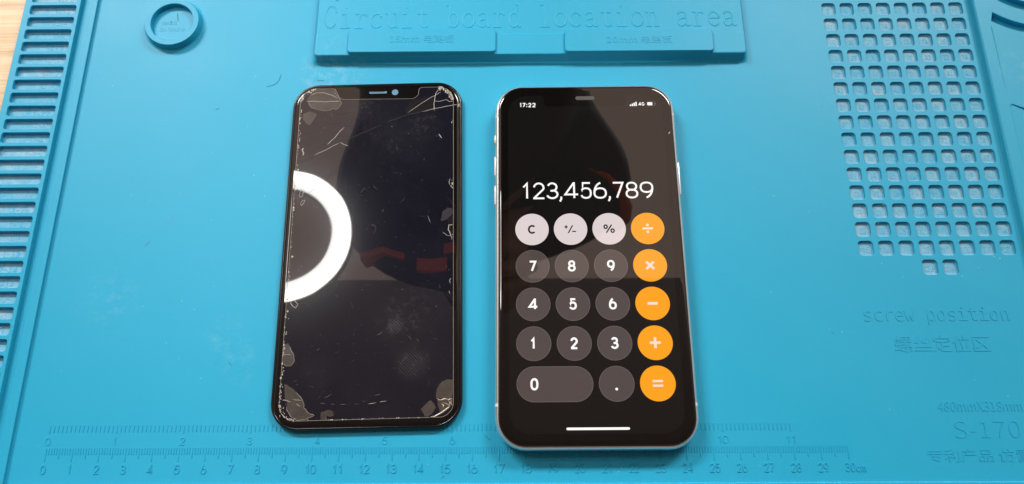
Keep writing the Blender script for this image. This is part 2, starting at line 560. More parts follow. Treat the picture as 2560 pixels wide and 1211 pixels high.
# right-hand tool tray area: raised, with hollows
RZ = 0.30
mpart("tray_wall", profile_strip("tray_wall", [(38.02, -.004), (38.09, .012), (38.13, .05), (38.185, .22), (38.215, .275), (38.27, RZ)], Y0 + .02, Y1, M_MAT, 80))
def arc_pts(cx, cy, r, a0, a1, n=14):
    return [(cx + r * math.cos(R(a0 + (a1 - a0) * i / n)), cy + r * math.sin(R(a0 + (a1 - a0) * i / n))) for i in range(n + 1)]
gr1 = arc_pts(41.3, 22.4, 4.42, 236, 300) + arc_pts(41.3, 22.4, 3.98, 300, 234)
gr2 = arc_pts(41.3, 22.4, 3.25, 222, 318) + arc_pts(41.3, 22.4, 2.80, 318, 220)
tri = [(38.80, 14.56), (38.86, 14.60), (39.3, 14.43), (40.6, 13.8), (42.3, 12.6), (42.3, 12.92), (38.79, 12.92)]
tri = [(38.80, 14.52), (38.90, 14.58), (39.32, 14.40), (40.6, 13.75), (42.2, 12.75), (42.2, 10.5), (38.79, 10.5)]
mpart("tool_tray", plate_mesh("tool_tray", [(38.26, Y0), (43.5, Y0), (43.5, Y1), (38.26, Y1)], [gr1, gr2, tri, circle(41.05, 10.95 - 2.0, .5)], -.03, RZ, 0.03, M_MAT))
mpart("tray_hollow", raw_mesh("tray_hollow", [(38.7, 10.4, .26), (42.4, 10.4, .12), (42.4, 14.8, .12), (38.7, 14.8, .27)], [(0, 1, 2, 3)], M_MAT))
mpart("tray_groove", raw_mesh("tray_groove", [(38.3, 17.6, .06), (43.4, 17.6, .06), (43.4, 22.0, .06), (38.3, 22.0, .06)], [(0, 1, 2, 3)], M_MAT))
mpart("tray_step", raw_mesh("tray_step", [(38.755, 18.45, RZ + .012), (38.755, 15.33, RZ + .004), (38.775, 15.33, RZ + .002), (40.1, 17.93, RZ + .002), (39.3, 18.14, RZ + .002), (38.80, 18.45, RZ + .002)],
      [(0, 1, 2, 5), (5, 2, 3, 4)], M_MAT))

# circuit board block
blk_top = rrect(8.85, 27.78, 17.14, 26.0, .16, 5)
block = mpart("board_block", loft("board_block", [(rrect(8.66, 27.96, 16.84, 26.2, .26, 5), -.004), (rrect(8.74, 27.88, 16.92, 26.1, .22, 5), .02), (rrect(8.79, 27.84, 16.99, 26.05, .2, 5), .10),
                                (rrect(8.83, 27.80, 17.09, 26.0, .18, 5), .33), (blk_top, .372)], M_MAT, 50, cap_top=False))
rec = [rrect(9.6, 17.2, 19.96, 25.4, .12, 4), rrect(20.13, 27.58, 19.93, 25.4, .12, 4)]
mpart("board_face", plate_mesh("board_face", blk_top, rec, .30, .374, 0.012, M_MAT), block)
mpart("board_recess", raw_mesh("board_recess", [(9.3, 19.7, .24), (27.7, 19.7, .24), (27.7, 25.6, .24), (9.3, 25.6, .24)], [(0, 1, 2, 3)], M_MAT), block)
mpart("front_bar", loft("front_bar", [(rrect(8.845, 27.785, 17.135, 18.22, .14, 5), .36), (rrect(8.86, 27.77, 17.15, 18.20, .13, 5), .392), (rrect(8.90, 27.73, 17.19, 18.16, .12, 5), .402)], M_MAT, 12), block)
def pad(x0, x1, yb, yt, txt, box):
    p = mpart("board_pad", loft("board_pad", [(rrect(x0 + .06, x1 - .06, yb - .165, yt, .1, 5), .16), (rrect(x0, x1, yb - .05, yt, .16, 5), .42), (rrect(x0, x1, yb, yt, .16, 5), .50), (rrect(x0 + .03, x1 - .03, yb + .03, yt - .03, .14, 5), .525)], M_MAT, 22))
    mpart("pad_lettering", text_mesh("pad_lettering", txt, M_MAT, CJK, box=box, extrude=0.011, z=.525, res=2), p)
pad(10.31, 16.82, 17.20, 18.40, "18mm 电路板", (12.17, 14.99, 17.66, 18.06))
pad(19.85, 26.36, 17.18, 18.30, "20mm 电路板", (21.68, 24.56, 17.57, 17.94))

# serif lettering drawn as raised strokes
def el(cx, cy, rx, ry, a0, a1, n=12):
    return [(cx + rx * math.cos(R(a0 + (a1 - a0) * i / n)), cy + ry * math.sin(R(a0 + (a1 - a0) * i / n))) for i in range(n + 1)]
G = {
 'C': [el(.35, .585, .27, .57, 42, 320, 16), [(.55, .97), (.57, .80)]],
 'i': [[(.16, .70), (.34, .73), (.34, .0)], [(.13, .0), (.56, .0)], [(.34, 1.02), (.345, 1.03)]],
 'r': [[(.10, .71), (.25, .73), (.25, .0)], [(.08, .0), (.44, .0)], [(.25, .45)] + el(.43, .52, .16, .20, 150, 30, 6)],
 'c': [el(.35, .365, .25, .365, 38, 318, 14), [(.55, .60), (.53, .55)]],
 'u': [[(.07, .72), (.18, .73), (.18, .22)] + el(.35, .2, .17, .2, 190, 340, 8), [(.42, .72), (.53, .73), (.53, .0), (.62, .02)]],
 't': [[(.30, .93), (.30, .17)] + el(.43, .15, .13, .15, 190, 340, 6), [(.12, .72), (.54, .72)]],
 'b': [[(.05, 1.13), (.16, 1.16), (.16, .0)], el(.36, .365, .21, .365, 170, -170, 16)],
 'o': [el(.35, .365, .26, .365, 0, 360, 20)],
 'a': [el(.30, .56, .18, .17, 165, 20, 8) + [(.48, .14)] + el(.56, .08, .08, .08, 180, 340, 4), [(.48, .43), (.30, .39)] + el(.27, .19, .16, .19, 90, 300, 9) + [(.48, .18)]],
 'd': [[(.43, 1.13), (.53, 1.16), (.53, .0), (.63, .02)], el(.33, .365, .21, .365, 10, 350, 16)],
 'l': [[(.16, 1.13), (.34, 1.16), (.34, .0)], [(.13, .0), (.56, .0)]],
 'n': [[(.06, .71), (.17, .73), (.17, .0)], [(.06, .0), (.28, .0)], [(.17, .5)] + el(.35, .53, .17, .2, 160, 20, 8) + [(.52, .0)], [(.42, .0), (.63, .0)]],
 'e': [[(.11, .40), (.58, .40)] + el(.35, .365, .24, .365, 12, 318, 16)],
}
lines = []
for i, ch in enumerate("Circuit board location area"):
    for st in G.get(ch, []):
        lines.append([(9.10 + i * 0.6830 + x * 1.0, 18.545 + y) for x, y in st])
mpart("raised_lettering", tube_mesh("raised_lettering", lines, 0.05, M_MAT, 0.36, .372), block)

# other raised lettering on the field
def lettering(txt, box, font, h=0.015, fat=0.0):
    return mpart("raised_lettering", text_mesh("raised_lettering", txt, M_MAT, font, box=box, extrude=h, fat=fat))
lettering("screw position", (31.35, 37.02, 5.07, 5.80), MONO)
lettering("螺丝定位区", (32.36, 36.05, 3.99, 4.64), CJK)
lettering("480mmX318mm", (33.61, 36.80, 1.72, 2.10), CJK)
lettering("S-170", (34.09, 36.52, .74, 1.35), CJK, fat=-0.01)
lettering("专利产品 仿冒必究", (32.94, 38.0, -.12, .345), CJK)

# ring well
ring = mpart("ring_wall", loft("ring_wall", [(circle(2.31, 18.97, 1.36, 48), -.004), (circle(2.31, 18.97, 1.27, 48), .03), (circle(2.31, 18.97, 1.215, 48), .31), (circle(2.31, 18.97, 1.19, 48), .345),
              (circle(2.31, 18.97, .965, 48), .345), (circle(2.31, 18.97, .945, 48), .33), (circle(2.31, 18.97, .93, 48), .10), (circle(2.31, 18.97, .93, 48), -.004)], M_MAT, 35, False, False))
mpart("ring_floor", loft("ring_floor", [(circle(2.31, 18.97, .95, 40), .04), (circle(2.31, 18.97, .93, 40), .10)], M_MAT))
mpart("ring_lettering", text_mesh("ring_lettering", "MADE\nIN CHINA", M_MAT, INTER, box=(1.72, 2.92, 18.62, 19.15), extrude=.008, z=.10, res=1), ring)

# ruler: centimetres below, inches above
def tick_mesh(name, w, h):
    return raw_mesh(name, [(-w, 0, -.002), (w, 0, -.002), (w, -h, -.002), (-w, -h, -.002), (-w * .5, -.01, .021), (w * .5, -.01, .021), (w * .5, -h + .01, .021), (-w * .5, -h + .01, .021)],
                    [(4, 5, 6, 7), (0, 1, 5, 4), (1, 2, 6, 5), (2, 3, 7, 6), (3, 0, 4, 7)], M_MAT)
t_s, t_m, t_l, t_i, t_il = tick_mesh("tick", .020, .24), tick_mesh("tick", .022, .38), tick_mesh("tick", .024, .495), tick_mesh("tick", .022, .25), tick_mesh("tick", .024, .30)
cm_ruler = mesh_obj("centimetre_scale", raw_mesh("centimetre_scale", [(-.05, .478, .0015), (30.1, .478, .0015), (30.1, .492, .0015), (-.05, .492, .0015)], [(0, 1, 2, 3)], M_MAT), mat, OX, OY, OZ)
for k in range(301):
    me = t_l if k % 10 == 0 else t_m if k % 5 == 0 else t_s
    mesh_obj("tick", me, cm_ruler, k / 10.0, .485, 0)
for k in range(31):
    s = str(k) if k < 30 else "30cm"
    x = k
    w = .20 if k < 10 else .37 if k < 30 else .72
    if s == '1': w = .09
    x0 = x - w / 2 if k < 30 else 29.83
    if k < 30: nm = stroke_mesh("ruler_number", number_strokes(s, x0, x0 + w, -.455, -.125, .034), .034, 0, M_MAT, .026, .010)
    else: nm = stroke_mesh("ruler_number", number_strokes("30", 29.83, 30.18, -.455, -.125, .034) + glyph('C', 30.22, 30.35, -.455, -.255, .03)
        + [[(30.40, -.455), (30.40, -.26)], [(30.40, -.30)] + ea(.5, .5, .5, .5, 170, 10, 6)[:0] + [(30.42, -.265), (30.46, -.265), (30.475, -.30), (30.475, -.455)], [(30.475, -.30), (30.49, -.265), (30.53, -.265), (30.55, -.30), (30.55, -.455)]], .03, 0, M_MAT, .024, .010)
    mesh_obj("ruler_number", nm, cm_ruler)
in_ruler = mesh_obj("inch_scale", raw_mesh("inch_scale", [(-.02, 1.314, .0015), (30.1, 1.314, .0015), (30.1, 1.324, .0015), (-.02, 1.324, .0015)], [(0, 1, 2, 3)], M_MAT), mat, OX, OY, OZ)
for k in range(16 * 11 + 1):
    mesh_obj("tick", t_il if k % 16 == 0 else t_i, in_ruler, k * 2.54 / 16, 1.32, 0)
for k in range(12):
    w = .20 if k < 10 else .36
    if k == 1: w = .08
    mesh_obj("ruler_number", stroke_mesh("ruler_number", number_strokes(str(k), k * 2.54 - w / 2, k * 2.54 + w / 2, .585, .87, .026), .026, 0, M_MAT, .018, .010), in_ruler)

# ================================================================== working phone with calculator
PX, PY, PT = 20.613, 7.853, 0.0033
phone = empty("smartphone", PX, PY, 0.002, PT)
tag(phone, "silver-edged smartphone with lit calculator screen reading 123,456,789", "smartphone")
W2, H2 = 3.785, 7.545
def ph(i, z, r=1.17, n=10): return (rrect(-W2 + i, W2 - i, -H2 + i, H2 - i, max(r - i, .05), n), z)
prof = [(.34, 0.0), (.20, .03), (.09, .10), (.025, .21), (0.0, .34), (0.0, .47), (.02, .60), (.06, .70), (.11, .745), (.14, .757)]
mesh_obj("frame", loft("frame", [ph(i, z) for i, z in prof], M_ALU, 50), phone)
mesh_obj("gasket", loft("gasket", [ph(.125, .74), ph(.13, .772), ph(.16, .780)], M_GASKET, 50), phone)
glass = mesh_obj("front_glass", loft("front_glass", [ph(.155, .74), ph(.16, .788), ph(.18, .806), ph(.215, .820), ph(.27, .828), ph(.34, .830)], M_GLASS, 70), phone)
GZ = .830
# lit display with a notch
def notch_outline(x0, x1, y0, y1, r, nw, nd, nr=.2):
    p = []
    def c(cx, cy, rr, a0, a1, n=8):
        for i in range(n + 1):
            a = R(a0 + (a1 - a0) * i / n); p.append((cx + rr * math.cos(a), cy + rr * math.sin(a)))
    c(x1 - r, y0 + r, r, -90, 0); c(x1 - r, y1 - r, r, 0, 90)
    c(nw + .12, y1 - .12, .12, 90, 180, 4); c(nw - nr, y1 - nd + nr, nr, 0, -90, 6)
    c(-nw + nr, y1 - nd + nr, nr, -90, -180, 6); c(-nw - .12, y1 - .12, .12, 0, 90, 4)
    c(x0 + r, y1 - r, r, 90, 180); c(x0 + r, y0 + r, r, 180, 270)
    return p
disp = plate("display", notch_outline(-3.235, 3.235, -6.98, 6.98, .82, 1.72, .52), [], GZ - .02, GZ + .0012, 0.0, M_SCREEN, phone)
UZ = GZ + .0012
def flat(name, outline, m, z, parent, holes=()):
    return plate(name, outline, list(holes), z - .001, z + .0012, 0.0, m, parent)
def ptext(name, s, box=None, m=None, z=UZ + .0024, parent=None, fat=0.0, height=None, center=None, font=INTER, res=6, spacing=1.0):
    return mesh_obj(name, text_mesh(name, s, m, font, box=box, extrude=.0012, fat=fat, z=z, height=height, center=center, res=res, spacing=spacing), parent)
q = lambda x: -2.666 + (x - 232) * .00602
num = []
for ch, a, b in (('1', 232, 284), ('2', 302, 385), ('3', 393, 476), ('4', 513, 607), ('5', 621, 699), ('6', 709, 799), ('7', 836, 914), ('8', 925, 1010), ('9', 1022, 1113)):
    num += glyph(ch, q(a), q(b), 2.272, 3.0, .076)
for a in (492, 818): num.append([(q(a), 2.375), (q(a) - .002, 2.27), (q(a) - .055, 2.165)])
mesh_obj("result_number", stroke_mesh("result_number", num, .076, UZ, M_WHITE), disp)
ck = []
for ch, a, b in (('1', -2.742, -2.655), ('7', -2.635, -2.50), ('2', -2.385, -2.245), ('2', -2.215, -2.065)): ck += glyph(ch, a, b, 6.437, 6.645, .040)
ck += [[(-2.465, 6.475), (-2.425, 6.475)], [(-2.465, 6.575), (-2.425, 6.575)]]
mesh_obj("clock", stroke_mesh("clock", ck, .042, UZ, M_WHITE), disp)
for i in range(4):
    x = 1.895 + i * .0795
    flat("signal_bar", rrect(x, x + .055, 6.452, 6.452 + .075 + .042 * i, .015, 3), M_WHITE, UZ, disp)
mesh_obj("network_label", stroke_mesh("network_label", glyph('4', 2.256, 2.375, 6.468, 6.630, .030) + glyph('G', 2.39, 2.519, 6.468, 6.630, .030), .030, UZ, M_WHITE), disp)
flat("battery_outline", rrect(2.607, 2.955, 6.457, 6.650, .055, 4), M_DIM, UZ, disp, [rrect(2.622, 2.940, 6.472, 6.635, .042, 4)])
flat("battery_level", rrect(2.632, 2.845, 6.482, 6.625, .03, 4), M_WHITE, UZ, disp)
flat("battery_tip", rrect(2.968, 2.990, 6.525, 6.582, .01, 3), M_DIM, UZ, disp)
flat("home_indicator", rrect(-1.156, 1.174, -6.843, -6.750, .046, 5), M_WHITE, UZ, disp)
flat("earpiece", rrect(-.385, .425, 6.765, 6.94, .085, 5), M_MESHGREY, GZ, phone)
PIT, BR = 1.5352, .665
gx = lambda c: (c - 1.5) * PIT
gy = lambda r: -2.0898 - (r - 2) * PIT
names = [["C", "+/-", "%", "÷"], ["7", "8", "9", "×"], ["4", "5", "6", "-"], ["1", "2", "3", "+"], ["0", None, ".", "="]]
def bar(name, x0, x1, y0, y1, m, parent, r=.006):
    return flat(name, rrect(x0, x1, y0, y1, r, 2), m, UZ + .0024, parent)
for r in range(5):
    for c in range(4):
        s = names[r][c]
        if s is None: continue
        x, y = gx(c), gy(r)
        m = M_ORANGE if c == 3 else M_LGREY if r == 0 else M_DGREY
        if s == "0": out, inn = rrect(x - BR, gx(1) + BR, y - BR, y + BR, BR, 20), rrect(x - BR + .022, gx(1) + BR - .022, y - BR + .022, y + BR - .022, BR - .022, 20)
        else: out, inn = circle(x, y, BR, 72), circle(x, y, BR - .022, 72)
        key = flat("key", out, m, UZ, disp)
        key.parent = phone
        if m is M_DGREY:
            key.data.materials[0] = M_DEDGE
            k2 = flat("key_face", inn, M_DGREY, UZ + .0016, key)
        if s in "0123456789" and len(s) == 1:
            dw = .30 if s not in "14" else .20 if s == "1" else .36
            mesh_obj("key_digit", stroke_mesh("key_digit", glyph(s, x - dw / 2 - (.02 if s == "1" else 0), x + dw / 2 - (.02 if s == "1" else 0), y - .228, y + .228, .079), .079, UZ + .003, M_WHITE), key)
        elif s == "C": mesh_obj("key_symbol", stroke_mesh("key_symbol", glyph('C', x - .165, x + .175, y - .19, y + .185, .074), .074, UZ + .003, M_INK), key)
        elif s == "%": mesh_obj("key_symbol", stroke_mesh("key_symbol", [ea(x - .135, y + .085, .062, .072, 0, 360, 18), ea(x + .135, y - .085, .062, .072, 0, 360, 18), [(x - .115, y - .17), (x + .105, y + .17)]], .056, UZ + .003, M_INK), key)
        elif s == "+/-":
            bar("key_symbol", x - .245, x - .105, y + .067, y + .113, M_INK, key); bar("key_symbol", x - .198, x - .152, y + .02, y + .16, M_INK, key)
            plate("key_symbol", [(x - .122, y - .17), (x - .068, y - .17), (x + .112, y + .16), (x + .058, y + .16)], [], UZ + .0014, UZ + .0036, 0, M_INK, key)
            bar("key_symbol", x + .06, x + .215, y - .125, y - .079, M_INK, key)
        elif s == ".": flat("key_symbol", circle(gx(2) - .01 , y - .20, .052, 20), M_WHITE, UZ + .0024, key)
        elif s == "-": bar("key_symbol", x - .195, x + .195, y - .052, y + .052, M_PEACH, key)
        elif s == "+":
            plate("key_symbol", [(x + a * .21 if False else x + a, y + b) for a, b in ((-.05, -.21), (.05, -.21), (.05, -.05), (.21, -.05), (.21, .05), (.05, .05), (.05, .21), (-.05, .21), (-.05, .05), (-.21, .05), (-.21, -.05), (-.05, -.05))], [], UZ + .0014, UZ + .0036, 0, M_PEACH, key)
        elif s == "×":
            q = [(-.05, -.21), (.05, -.21), (.05, -.05), (.21, -.05), (.21, .05), (.05, .05), (.05, .21), (-.05, .21), (-.05, .05), (-.21, .05), (-.21, -.05), (-.05, -.05)]
            k7 = math.sqrt(.5)
            plate("key_symbol", [(x + (a - b) * k7, y + (a + b) * k7) for a, b in q], [], UZ + .0014, UZ + .0036, 0, M_PEACH, key)
        elif s == "÷":
            bar("key_symbol", x - .205, x + .205, y - .045, y + .045, M_PEACH, key)
            flat("key_symbol", circle(x, y + .145, .056, 20), M_PEACH, UZ + .0024, key)
            flat("key_symbol", circle(x, y - .145, .056, 20), M_PEACH, UZ + .0024, key)
        elif s == "=":
            bar("key_symbol", x - .195, x + .195, y + .045, y + .125, M_PEACH, key); bar("key_symbol", x - .195, x + .195, y - .125, y - .045, M_PEACH, key)
# side buttons and antenna bands
def side_button(name, sx, y0, y1):
    a, b = (W2 - .02, W2 + .045)
    ring0 = rrect(y0, y1, .27, .53, .12, 4)
    ring1 = rrect(y0 + .02, y1 - .02, .29, .51, .10, 4)
    v = [(sx * a, p[0], p[1]) for p in ring0] + [(sx * (b - .012), p[0], p[1]) for p in ring0] + [(sx * b, p[0], p[1]) for p in ring1]
    n = len(ring0)
    f = [tuple(range(2 * n, 3 * n))]
    for k in range(2):
        f += [(k * n + i, k * n + (i + 1) % n, (k + 1) * n + (i + 1) % n, (k + 1) * n + i) for i in range(n)]
    mesh_obj(name, raw_mesh(name, v, f, M_ALU, 40), phone)
side_button("mute_switch", -1, 4.87, 5.37)
side_button("volume_button", -1, 3.39, 4.37)
side_button("volume_button", -1, 2.10, 3.07)
side_button("power_button", 1, 2.46, 4.05)
for sx, y in ((-1, 6.11), (1, 6.11), (-1, -5.90), (1, -5.92)):
    pts = [(sx * (W2 - i + .004), z) for i, z in prof[1:]]
    v = [(x, y - .06, z) for x, z in pts] + [(x, y + .06, z) for x, z in pts]
    n = len(pts)
    mesh_obj("antenna_band", raw_mesh("antenna_band", v, [(i, i + 1, n + i + 1, n + i) for i in range(n - 1)], M_BAND, 50), phone)
mesh_obj("edge_nick", raw_mesh("edge_nick", [(3.40, 5.13, GZ + .001), (3.50, 5.17, GZ - .002), (3.535, 5.22, GZ - .004), (3.46, 5.24, GZ + .001), (3.44, 5.19, GZ + .002)], [(0, 1, 2, 3, 4)], M_CHIP), phone)

# ================================================================== cracked screen assembly
MX, MY, MTH = 11.855, 8.458, 0.0188
scr = empty("cracked_screen_panel", MX, MY, 0.002, MTH)
tag(scr, "black cracked phone display panel with peeling glue and a mirrored ring light", "screen panel")
MW, MH = 3.6415, 7.358
def mr(i, z, r=1.08, n=10): return (rrect(-MW + i, MW - i, -MH + i, MH - i, max(r - i, .05), n), z)
mesh_obj("rim", loft("rim", [mr(.14, 0.0), mr(.05, .03), mr(.01, .09), mr(0.0, .16), mr(.015, .225), mr(.05, .265), mr(.085, .275), mr(.115, .268), mr(.125, .24)], M_RIM, 60, cap_top=False), scr)
bez = mesh_obj("bezel", loft("bezel", [mr(.12, .22), mr(.125, .272), mr(.145, .296), mr(.18, .314), mr(.225, .323), mr(.27, .325)], M_BEZEL, 70), scr)
BZ = .325
# display outline: left ear, notch, right ear, chipped corners
dout = []
def dc(cx, cy, rr, a0, a1, n=8):
    for i in range(n + 1):
        a = R(a0 + (a1 - a0) * i / n); dout.append((cx + rr * math.cos(a), cy + rr * math.sin(a)))
dc(2.75, -6.42, .55, -80, -5); dc(2.62, 6.41, .65, 0, 90)
dout += [(1.92, 7.065)]; dc(1.90, 6.93, .12, 95, 180, 4); dc(1.45, 6.85, .33, -20, -90, 6)
dc(-1.42, 6.86, .30, -95, -165, 6); dc(-1.93, 6.97, .12, 10, 90, 4)
dc(-2.66, 6.46, .65, 95, 180); dc(-2.62, -6.33, .66, 180, 268)
DZ = BZ + .006
dsp = plate("display", dout, [], BZ - .02, DZ, 0.0, M_DISP, scr)
mesh_obj("display_edge", ribbon_mesh("display_edge", [dout], .016, DZ - .001, M_EDGE, True, .004), dsp)
plate("earpiece_window", rrect(-.37, .40, 6.815, 6.915, .05, 5), [], BZ - .01, BZ + .0015, 0, M_LENS, scr)
plate("earpiece_shadow", rrect(-.33, .30, 6.875, 6.918, .02, 4), [], BZ - .01, BZ + .0025, 0, M_GASKET, scr)
plate("camera_window", circle(.751, 6.856, .138, 32), [], BZ - .01, BZ + .0015, 0, M_LENS, scr)
random.seed(5)
def rough_poly(pts, k=2, amp=.018):
    out = []
    for i in range(len(pts)):
        a, b = pts[i], pts[(i + 1) % len(pts)]
        for j in range(k + 1):
            t = j / (k + 1)
            out.append((a[0] + (b[0] - a[0]) * t + random.uniform(-amp, amp), a[1] + (b[1] - a[1]) * t + random.uniform(-amp, amp)))
    return out
patches = [
 [(-2.93,6.799),(-2.728,7.09),(-1.878,7.07),(-1.802,6.823),(-1.617,6.571),(-1.53,6.392),(-1.556,6.288),(-1.734,6.1),(-1.891,6.122),(-2.074,6.039),(-2.48,6.067),(-2.8,6.198),(-2.968,6.395),(-2.945,6.535),(-3.053,6.502)],
 [(-3.171,5.911),(-2.883,6.025),(-2.738,5.952),(-2.614,5.948),(-2.575,5.826),(-2.699,5.552),(-2.857,5.356),(-3.003,5.456),(-3.12,5.597)],
 [(-3.137,-5.62),(-3.036,-5.623),(-2.763,-5.816),(-2.485,-6.093),(-2.337,-6.38),(-2.342,-6.521),(-2.13,-6.723),(-1.926,-6.784),(-2.064,-6.865),(-2.287,-6.944),(-2.571,-6.951),(-2.81,-6.792),(-2.967,-6.592),(-2.973,-6.309),(-3.09,-6.079)],
 [(-3.27,-4.038),(-3.104,-4.042),(-2.953,-4.312),(-2.836,-4.522),(-2.835,-4.757),(-2.941,-4.9),(-3.115,-4.911),(-3.237,-4.835),(-3.27,-4.423)],
 [(3.28,-5.568),(3.072,-5.55),(2.861,-5.637),(2.705,-5.844),(2.641,-6.051),(2.643,-6.233),(2.787,-6.262),(2.971,-6.318),(3.233,-6.26),(3.28,-6.092)],
 [(2.408,-6.318),(2.579,-6.465),(2.646,-6.595),(2.556,-6.747),(2.35,-6.935),(2.246,-6.932),(2.072,-6.659),(2.188,-6.533)],
 [(-1.674,-6.691),(-1.451,-6.598),(-1.249,-6.631),(-1.183,-6.801),(-1.323,-6.854),(-1.469,-6.794),(-1.459,-6.962),(-1.688,-6.957),(-1.696,-6.817)],
]
for i, p in enumerate(patches):
    q = rough_poly(p)
    o = plate("glue_patch", q, [], DZ - .003, DZ + .003 + .0004 * i, 0, M_GLUE, scr)
    if i in (0, 2, 3): mesh_obj("patch_edge", ribbon_mesh("patch_edge", [q[len(q) // 6: -len(q) // 8]], .012, DZ + .003, M_CRACK, False, .003), o)
M_GLUE_D = simple("thin_residue", (0.026, 0.026, 0.034), 0.2)
plate("glue_patch", rough_poly([(2.835,1.279),(3.029,1.457),(3.248,1.425),(3.249,1.165),(3.031,0.963),(2.765,0.866)]), [], DZ - .003, DZ + .003, 0, M_GLUE_D, scr)
plate("glue_patch", rough_poly([(1.17,5.95),(1.45,6.45),(2.4,6.62),(2.47,6.0),(1.75,5.85),(1.40,5.75)], 3, .012), [], DZ - .003, DZ + .002, 0, simple("film_residue", (0.014, 0.013, 0.015), 0.08), scr)
cor = [(2.669,-6.26),(2.814,-6.315),(3.076,-6.295),(3.285,-6.261),(3.26,-6.506),(3.078,-6.708),(2.818,-6.856),(2.791,-6.701),(2.711,-6.519)]
o = plate("corner_patch", rough_poly(cor, 1, .01), [], DZ - .003, DZ + .0055, 0, M_GLUE, scr)
mesh_obj("corner_crack", ribbon_mesh("corner_crack", [[(2.42,-6.96),(2.6,-6.93),(2.82,-6.82),(3.0,-6.70),(3.13,-6.60),(3.17,-6.45),(3.12,-6.36)],[(2.9,-6.42),(3.05,-6.48),(3.15,-6.52)],[(2.66,-6.25),(2.76,-6.32),(2.85,-6.33),(2.98,-6.28),(3.12,-6.33),(3.25,-6.27)],[(2.85,-6.45),(2.93,-6.55),(2.90,-6.62)],[(3.24,-6.3),(3.2,-6.45),(3.26,-6.55)]], .045, DZ + .006, M_GOLD, False, .008), o)
def wob(pts, k=3, amp=.010):
    out = []
    for i in range(len(pts) - 1):
        a, b = pts[i], pts[i + 1]
        for j in range(k):
            t = j / k
            e = 0 if (i == 0 and j == 0) else amp
            out.append((a[0] + (b[0] - a[0]) * t + random.uniform(-e, e), a[1] + (b[1] - a[1]) * t + random.uniform(-e, e)))
    return out + [pts[-1]]
cracks = [  # (points, width, bright)
 ([(0.317,5.371),(1.33,5.76),(1.701,5.837),(2.445,6.01)], .016, 0), ([(1.9,5.88),(2.445,6.01),(3.192,6.165),(3.472,6.193)], .026, 1),
 ([(-3.422,3.438),(-2.984,3.709),(-2.6,3.93)], .016, 0), ([(-2.60,3.93),(-1.978,4.253),(-1.501,4.512)], .024, 1), ([(-1.501,4.512),(-0.718,4.883),(0.314,5.353)], .014, 0),
 ([(1.297,5.83),(1.911,6.303),(2.47,6.659),(2.75,6.828)], .022, 1), ([(2.446,5.905),(2.442,6.255),(2.5,6.711),(2.655,6.991)], .022, 1),
 ([(2.441,6.395),(2.598,6.356),(2.972,6.434),(3.097,6.343),(3.254,6.339)], .024, 1), ([(-2.049,4.424),(-1.758,4.739),(-1.557,5.024),(-1.351,5.241)], .026, 1), ([(-1.351,5.241),(-0.996,5.594)], .014, 0),
 ([(-2.134,5.434),(-1.666,5.353),(-1.322,5.275),(-0.824,5.193)], .016, 0), ([(-1.501,4.522),(-1.343,4.423),(-1.156,4.357)], .026, 1), ([(2.642,4.814),(2.797,4.606)], .032, 1),
 ([(-1.751,-6.351),(-1.52,-6.371)], .018, 0), ([(-1.347,-6.389),(-1.175,-6.398)], .018, 0), ([(-0.974,-6.411),(-0.716,-6.409)], .018, 0), ([(-.45,-6.412),(-.25,-6.412)], .014, 0), ([(0.076,-6.414),(0.40,-6.37)], .018, 1), ([(.5,-6.357),(0.798,-6.318)], .018, 1),
 ([(-3.084,6.503),(-2.724,6.501),(-2.285,6.472),(-1.847,6.478),(-1.612,6.472)], .026, 1), ([(-2.915,6.799),(-2.623,6.915),(-2.372,6.909),(-1.989,6.792),(-1.698,6.626)], .024, 1),
 ([(-3.295,-4.437),(-2.94,-4.49)], .018, 1), ([(-3.168,-6.191),(-3.023,-6.209),(-2.846,-6.284)], .022, 1), ([(-2.781,-6.172),(-2.418,-6.237)], .018, 1), ([(-2.641,-6.345),(-2.475,-6.462)], .022, 1),
 ([(1.261,-4.965),(1.506,-4.623)], .014, 0), ([(2.229,1.138),(2.354,0.799)], .024, 0), ([(-2.718,2.204),(-2.015,2.827),(-1.591,3.247)], .010, 0),
 ([(3.274,0.699),(3.105,0.703),(3.082,0.498),(3.228,0.137)], .030, 1), ([(2.841,0.402),(3.035,0.244),(3.131,0.231)], .018, 1), ([(3.16,2.75),(3.10,2.62),(3.14,2.45)], .02, 1),
 ([(-3.065,2.266),(-3.0,2.397),(-2.923,2.342),(-2.934,2.13),(-3.028,2.064),(-3.078,2.161),(-3.065,2.266)], .020, 1), ([(-3.01,1.79),(-2.92,1.919),(-2.824,1.943),(-2.864,1.812),(-2.969,1.694),(-3.01,1.79)], .022, 1),
 ([(-3.147,-2.361),(-3.0,-2.316),(-2.826,-2.465),(-2.908,-2.632),(-3.032,-2.533),(-3.147,-2.361)], .026, 1), ([(-3.037,4.297),(-3.092,4.197),(-3.024,4.095),(-3.045,3.945)], .045, 1),
 ([(3.15,-2.2),(3.12,-2.05)], .02, 1), ([(3.20,-1.55),(3.13,-1.62),(3.16,-1.75)], .02, 1), ([(-2.2,-5.68),(-2.0,-5.75)], .012, 0), ([(-1.7,5.98),(-1.35,5.86),(-1.1,5.95)], .012, 0), ([(-2.75,-2.40),(-2.35,-2.55)], .016, 0),
]
for pts, w, b in cracks:
    mesh_obj("crack", ribbon_mesh("crack", [wob(pts)], w, DZ + .0035, M_CRACK if b else M_SCRATCH, False, .004), scr)
random.seed(21)
fine = []
